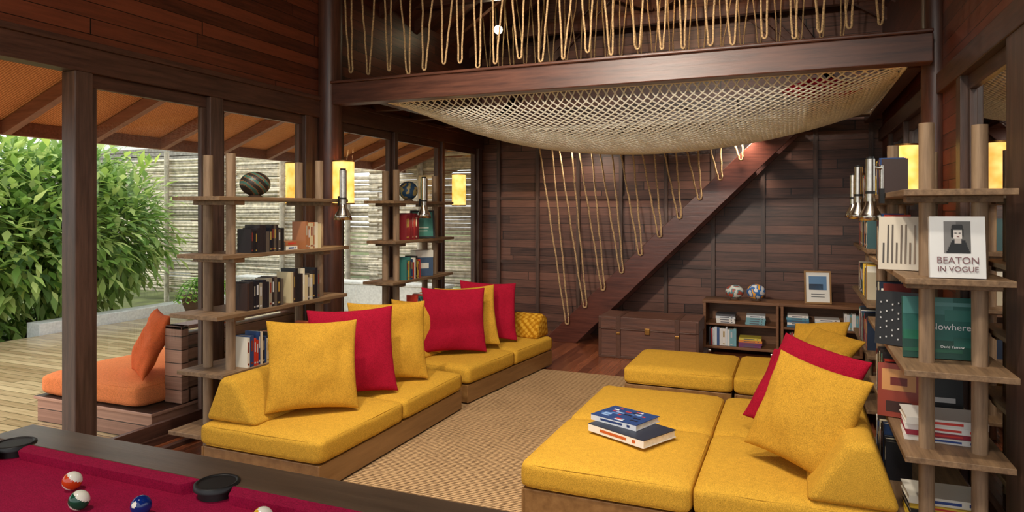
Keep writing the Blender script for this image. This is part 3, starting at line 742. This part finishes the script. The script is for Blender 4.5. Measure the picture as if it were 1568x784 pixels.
for (x0, x1) in ((-1.0, -.17), (-.15, .68)):
    mb = MB(); y0, y1 = 8.3, 8.68; t = .03
    mb.bx(x0, x1, y0, y1, .07, .07+t, M_CASE); mb.bx(x0-.01, x1+.01, y0-.01, y1, .60, .63, M_CASE)
    mb.bx(x0, x0+t, y0, y1, .1, .6, M_CASE); mb.bx(x1-t, x1, y0, y1, .1, .6, M_CASE); mb.bx(x0+t, x1-t, y0+.01, y1, .34, .34+t*.8, M_CASE); mb.bx(x0, x1, y1, y1+.01, .07, .62, M_CASE)
    for x in (x0+.07, x1-.07):
        for y in (y0+.06, y1-.06): mb.cyl((x-.015, y, .03), (x+.015, y, .03), .03, M_CHROME, n=14); mb.bx(x-.01, x+.01, y-.01, y+.01, .03, .075, M_CHROME)
    mb.build('low_bookcase', bevel=.003)
f_ = (0, -1, 0); ax = (1, 0, 0)
LT = [(236, 232, 226), (220, 226, 230), (120, 170, 180), (180, 60, 60), (60, 90, 140), (230, 226, 200), (70, 70, 74)]
TQ = [(220, 230, 232), (90, 150, 170), (60, 110, 140), (236, 232, 226)]
book_row((-.94, 8.34, .102), ax, f_, .3, (.19, .22), LT)
def fstack(x, z, n, pal, w=.26):
    mb = MB()
    for i in range(n):
        mb.flat_book((x, 8.43, z), w*random.uniform(.9, 1), .2, .026, random.uniform(-3, 3), s2l(random.choice(pal)), None, s2l((90, 90, 100))); z += .027
    mb.build('book_stack')
fstack(-.48, .102, 4, [(200, 60, 50), (230, 140, 60), (220, 200, 80), (120, 60, 110)]); fstack(-.75, .366, 4, LT, .22); fstack(-.42, .366, 4, LT[:4], .22)
fstack(.03, .366, 5, TQ, .24); fstack(.33, .366, 4, TQ, .26); book_row((-.1, 8.34, .102), ax, f_, .6, (.17, .22), LT); book_row((.5, 8.34, .366), ax, f_, .12, (.16, .19), LT)
globe('painted_ball', (-.66, 8.46, .632), .095, f_paint, (1.1, 1, .85)); globe('painted_ball', (-.42, 8.46, .632), .1, f_paint2, (1.05, 1, .9))
frame_obj('picture_frame', (.24, 8.40, .631), .28, .37, 6, 10, (150, 110, 60), (232, 230, 222), [(-.33, .33, .42, .84, (90, 130, 170)), (-.33, .2, .42, .6, (60, 70, 90)), (-.25, .25, .28, .3, (90, 90, 90)), (-.25, .25, .2, .22, (90, 90, 90))])

# ---------------------------------------------------------------- stairs
a0 = Vector((-2.85, 0, -.02)); a1 = Vector((-.05, 0, 2.68)); dd = (a1-a0).normalized()
e = empty('staircase', (-2.7, 8.7, 0)); mb = MB()
for y in (8.34, 9.0):
    w = .045; nrm = Vector((-dd.z, 0, dd.x))*.13
    pts = [a0+Vector((-.02, 0, .02)), a0+Vector((.28, 0, .02)), a1-nrm, a1+nrm, a0+nrm]
    vs = [(q.x, y-w/2, max(q.z, 0)) for q in pts]+[(q.x, y+w/2, max(q.z, 0)) for q in pts]
    n = 5
    mb.add(vs, [tuple(range(n)), tuple(range(n, 2*n))[::-1]]+[(i, n+i, n+(i+1) % n, (i+1) % n) for i in range(n)], M_STAIR)
NT = 12
for i in range(NT):
    q = a0+(a1-a0)*((i+.9)/(NT+.3)); mb.bx(q.x-.12, q.x+.14, 8.37, 8.98, q.z-.0, q.z+.035, M_STAIR)
mb.build('stringers_and_treads', e, bevel=.004)
ropes = []
for i in range(11):
    q = a0+(a1-a0)*((i+.75)/(12.0)); xb, zb = q.x+.0, q.z+.13
    tx = xb-.30*(1-i/11)-.02
    for sg in (-1, 1):
        dx = .09
        pts = []
        for k in range(13):
            t = k/12
            x = xb+(sg*.022)*(1-t)+(tx+sg*dx-xb)*t; z = zb+(2.72-zb)*t
            pts.append((x+.004*math.sin(k*2+i), 8.28, z))
        ropes.append(pts)
    ropes.append([(xb-.022, 8.28, zb), (xb-.02, 8.28, zb-.03), (xb, 8.28, zb-.04), (xb+.02, 8.28, zb-.03), (xb+.022, 8.28, zb)])
curve('rope_loops', ropes, .0105, M_ROPE, e)
def rope_rail(y, xa, xb, zlo, zhi, pitch, seed, rr=.0085, jl=.07):
    random.seed(seed); e = empty('rope_balustrade', ((xa+xb)/2, y, zlo)); sp = []; x = xa
    while x < xb:
        g = random.uniform(.025, .04); lo = zlo+random.uniform(0, jl); w = pitch*random.uniform(.25, .6); sk = random.uniform(-.08, .08)
        for sg in (-1, 1):
            sp.append([(x+sk*k/10+sg*(g*.5+(w-g*.5)*(k/10)**1.05)+random.uniform(-.004, .004), y+random.uniform(-.006, .006), lo+.03+(zhi-lo-.03)*k/10) for k in range(11)])
        sp.append([(x+math.cos(t)*g*.5, y, lo+.03+math.sin(t)*.03) for t in [math.pi+math.pi*i/6 for i in range(7)]])
        x += pitch*random.uniform(.8, 1.2)
    curve('ropes', sp, rr, M_ROPE, e)
    m = MB(); m.bx(xa-.1, xb+.1, y-.04, y+.04, zhi, zhi+.1, M_BEAM); m.build('rail', e, bevel=.005)
rope_rail(5.45, XL+.32, XR-.25, 2.94, 4.25, .2, 2)
rope_rail(8.25, XL+.5, XR-.3, 3.4, 4.6, .2, 4, jl=.2)
# net
def netz(x, y):
    a = (x-(NX0+NX1)/2)/((NX1-NX0)/2); b = (y-(NY0+NY1)/2)/((NY1-NY0)/2)
    a = max(-1, min(1, a)); b = max(-1, min(1, b))
    return 2.73-.46*(1-a*a)**.75*(1-b*b)**.6
e = empty('hammock_net', ((NX0+NX1)/2, (NY0+NY1)/2, 2.2)); sp = []
px, py = .075, .055; k = py/px
for sg in (1, -1):
    c0 = NX0-(NY1-NY0)/k; c1 = NX1+(NY1-NY0)/k
    x = c0
    while x < c1:
        pts = []; n = 56
        for i in range(n+1):
            yy = NY0+(NY1-NY0)*i/n; xx = x+sg*(yy-NY0)/k
            if NX0 <= xx <= NX1: pts.append((xx, yy, netz(xx, yy)))
        if len(pts) > 1: sp.append(pts)
        x += px
curve('cords', sp, .0066, M_NET, e, res=1)
brd = [[(NX0+(NX1-NX0)*i/30, y, 2.73) for i in range(31)] for y in (NY0, NY1)]+[[(x, NY0, 2.73), (x, NY1, 2.73)] for x in (NX0, NX1)]
curve('border_rope', brd, .016, M_NET, e)
pillow('floor_cushion', (.2, 6.1, netz(.2, 6.1)+.03), .5, 20, 84, M_RED, parent=e)

# ---------------------------------------------------------------- outdoor daybed
e = empty('outdoor_daybed', (-5.0, 4.4, -.04)); mb = MB(); z = -.04
mb.bx(-5.74, -4.44, 3.68, 5.3, z, z+.2, M_OUTB); mb.bx(-5.76, -4.42, 3.66, 5.32, z+.185, z+.21, M_OUTB)
for k in range(5): mb.bx(-4.56, -4.44, 3.98, 5.3, z+.215+k*.11, z+.31+k*.11, M_OUTB)
mb.bx(-4.6, -4.42, 3.93, 4.0, z+.215, z+.82, M_OUTB); mb.bx(-4.6, -4.42, 5.24, 5.32, z+.215, z+.82, M_OUTB); mb.bx(-4.6, -4.42, 3.93, 5.32, z+.79, z+.82, M_OUTB)
mb.build('frame', e, bevel=.005)
soft_box('mattress', (-5.165, 4.49, z+.21+.09), (1.13, 1.58, .18), .05, M_ORG, e)
pillow('outdoor_pillow', (-4.84, 4.0, z+.395), .54, -30, 22, M_ORG2, 0, parent=e); pillow('outdoor_pillow', (-4.8, 4.6, z+.395), .5, -60, 24, M_ORG, 0, parent=e)

# ---------------------------------------------------------------- pool table
UP = .04; MU = Matrix.Translation((0, 0, UP))
e = empty('pool_table', (-1.66, 1.06, 0)); TX0, TX1, TY0, TY1 = -2.80, -.52, .36, 1.78
mb = MB(MU)
mb.bx(TX0+.06, TX1-.06, TY0+.06, TY1-.06, .5, .72, M_RAIL)
for x in (TX0+.2, TX1-.2):
    for y in (TY0+.2, TY1-.2): mb.bx(x-.07, x+.07, y-.07, y+.07, -UP, .5, M_RAIL)
rw = .17
mb.bx(TX0, TX1, TY1-rw, TY1, .7, .80, M_RAIL); mb.bx(TX0, TX1, TY0, TY0+rw, .7, .80, M_RAIL)
mb.bx(TX0, TX0+rw, TY0+rw, TY1-rw, .7, .80, M_RAIL); mb.bx(TX1-rw, TX1, TY0+rw, TY1-rw, .7, .80, M_RAIL)
mb.build('cabinet', e, bevel=.008)
mb = MB(MU); mb.bx(TX0+rw, TX1-rw, TY0+rw, TY1-rw, .72, .765, M_FELT)
xm = -1.66
def cush(p0, p1, inn):
    p0 = Vector(p0); p1 = Vector(p1); n = Vector(inn); t = (p1-p0).normalized()
    vs = []
    for P, s in ((p0, 1), (p1, -1)):
        vs += [P+Vector((0, 0, .765)), P+Vector((0, 0, .802)), P+n*.055+t*s*.035+Vector((0, 0, .8)), P+n*.045+t*s*.03+Vector((0, 0, .765))]
    mb.add(vs, [(0, 1, 2, 3), (4, 7, 6, 5), (0, 4, 5, 1), (1, 5, 6, 2), (2, 6, 7, 3)], M_FELT)
A, B, C, D = TX0+rw, TX1-rw, TY0+rw, TY1-rw
g = .065
cush((A+g, D, 0), (xm-g, D, 0), (0, -1, 0)); cush((xm+g, D, 0), (B-g, D, 0), (0, -1, 0)); cush((A+g, C, 0), (xm-g, C, 0), (0, 1, 0)); cush((xm+g, C, 0), (B-g, C, 0), (0, 1, 0))
cush((A, C+g, 0), (A, D-g, 0), (1, 0, 0)); cush((B, C+g, 0), (B, D-g, 0), (-1, 0, 0))
mb.build('felt', e)
mb = MB(MU)
for (x, y) in ((A+.01, D-.01), (xm, D+.0), (B-.01, D-.01), (A+.01, C+.01), (xm, C-.0), (B-.01, C+.01)):
    mb.cyl((x, y, .74), (x, y, .8035), .056, M_BLACK, n=28)
    mb.lathe((x, y, .8), [(.054, .0), (.056, .005), (.062, .007), (.068, .004), (.069, -.01)], M_BLACK)
mb.build('pockets', e)
M_BALL = attr_mat('billiard_resin', .08)
def ball(x, y, c, stripe):
    mb = MB(MU); w = s2l((238, 232, 214)); cc = s2l(c)
    ax_ = Vector((.5, .3, .8)).normalized()
    def fn(v):
        a = abs(v.dot(ax_)); 
        if stripe: return cc if a < .5 else w
        return w if v.dot(Vector((.1, -.9, .42)).normalized()) > .95 else cc
    mb.sphere((x, y, .7655+.0286), .0286, M_BALL, 48, colfn=fn); mb.build('billiard_ball')
ball(-2.11, 1.46, (206, 66, 24), True); ball(-1.95, 1.37, (12, 70, 50), True); ball(-1.75, 1.415, (14, 40, 110), False); ball(-1.37, 1.49, (226, 170, 30), True)

# ---------------------------------------------------------------- lights
w = bpy.data.worlds.new('World'); sc.world = w; w.use_nodes = True
bg = w.node_tree.nodes['Background']; bg.inputs[0].default_value = (.96, .98, 1, 1); bg.inputs[1].default_value = 1.65
l = bpy.data.lights.new('sun', 'SUN'); l.energy = 2.6; l.angle = R(40); l.color = (1, .97, .9)
o = bpy.data.objects.new('sun', l); sc.collection.objects.link(o); o.location = (-12, -4, 12); o.rotation_euler = Vector((.62, .35, -.75)).to_track_quat('-Z', 'Y').to_euler()
def spot(name, loc, tgt, power, col=(1, .89, .75), size=90, rad=.08, blend=.7, globe_r=0):
    l = bpy.data.lights.new('bulb_light', 'SPOT'); l.energy = power; l.color = col; l.spot_size = R(size); l.spot_blend = blend; l.shadow_soft_size = rad
    d = (Vector(tgt)-Vector(loc)).normalized()
    e = empty(name, loc)
    o = bpy.data.objects.new('bulb_light', l); sc.collection.objects.link(o); o.location = Vector(loc)+d*(.05+globe_r*2)
    o.rotation_euler = d.to_track_quat('-Z', 'Y').to_euler(); setp(o, e)
    m = MB(); L0 = Vector(loc)
    m.cyl(L0-d*.10, L0+d*.02, .045, M_BLACK, n=20); m.cyl(L0+d*.021, L0+d*.024, .036, M_BULB, n=20); m.cyl(L0-d*.06, L0-d*.06+Vector((0, 0, .3)), .008, M_BLACK, n=8)
    if globe_r: m.sphere(L0+d*.05, globe_r, M_BULB, 20)
    m.build('housing', e)
spot('fill_spotlight', (-2.6, 2.4, 4.3), (-2.8, 4.4, 0), 320, size=72, rad=.1)  # fill light added out of view for the left sofas
spot('fill_spotlight', (-.9, 2.2, 4.5), (-.7, 4.4, 0), 320, size=72, rad=.1)  # fill added above the frame for the right seating
spot('fill_spotlight', (-1.6, 3.4, 4.8), (-1.6, 5.6, 0), 310, size=90, rad=.12)  # unseen fill added over the middle of the seating group
spot('fill_spotlight', (.0, 1.2, 4.0), (.6, 4.2, .8), 190, size=75, rad=.15)  # unseen fill added towards the right-hand shelves
spot('fill_spotlight', (-2.4, .6, 4.2), (-1.9, 1.3, .8), 170, size=80, rad=.15)  # added out of view to brighten the pool table
spot('fill_spotlight', (-1.8, .5, 3.6), (-1.4, 7.0, 2.3), 820, size=48, rad=.15)  # added near the camera to light the net
spot('fill_spotlight', (-1.2, 1.0, 3.4), (-4.2, 4.0, 3.0), 100, size=90, rad=.15)  # added out of view to lift the left siding
spot('fill_spotlight', (-3.56, 8.1, 4.02), (-1.0, 4.0, 3.4), 50, size=80, rad=.04, col=(1, .78, .5), globe_r=.055)
spot('fill_spotlight', (-1.5, 6.5, 3.9), (-1.2, 8.2, 5.5), 120, size=120, rad=.08, col=(1, .72, .44))  # added uplight to warm the rafters above the loft
spot('fill_spotlight', (-2.6, 8.22, 2.62), (-2.5, 9.1, .8), 50, size=130, rad=.1)  # added to wash the left part of the back wall
spot('fill_spotlight', (-.6, 8.22, 2.62), (-.4, 9.1, .8), 75, size=130, rad=.1)  # second added wash, for the right part of the back wall

# ---------------------------------------------------------------- camera
cam = bpy.data.cameras.new('camera'); cam.sensor_width = 36; cam.lens = 1365/2048*36; cam.shift_y = -92/2048; cam.clip_start = .05; cam.clip_end = 200
co = bpy.data.objects.new('camera', cam); sc.collection.objects.link(co); co.location = (0, 0, CH)
co.rotation_euler = (R(90), 0, math.atan(566/1365)); sc.camera = co
sc.view_settings.view_transform = 'Standard'
sc.view_settings.look = 'None'; sc.view_settings.exposure = 0
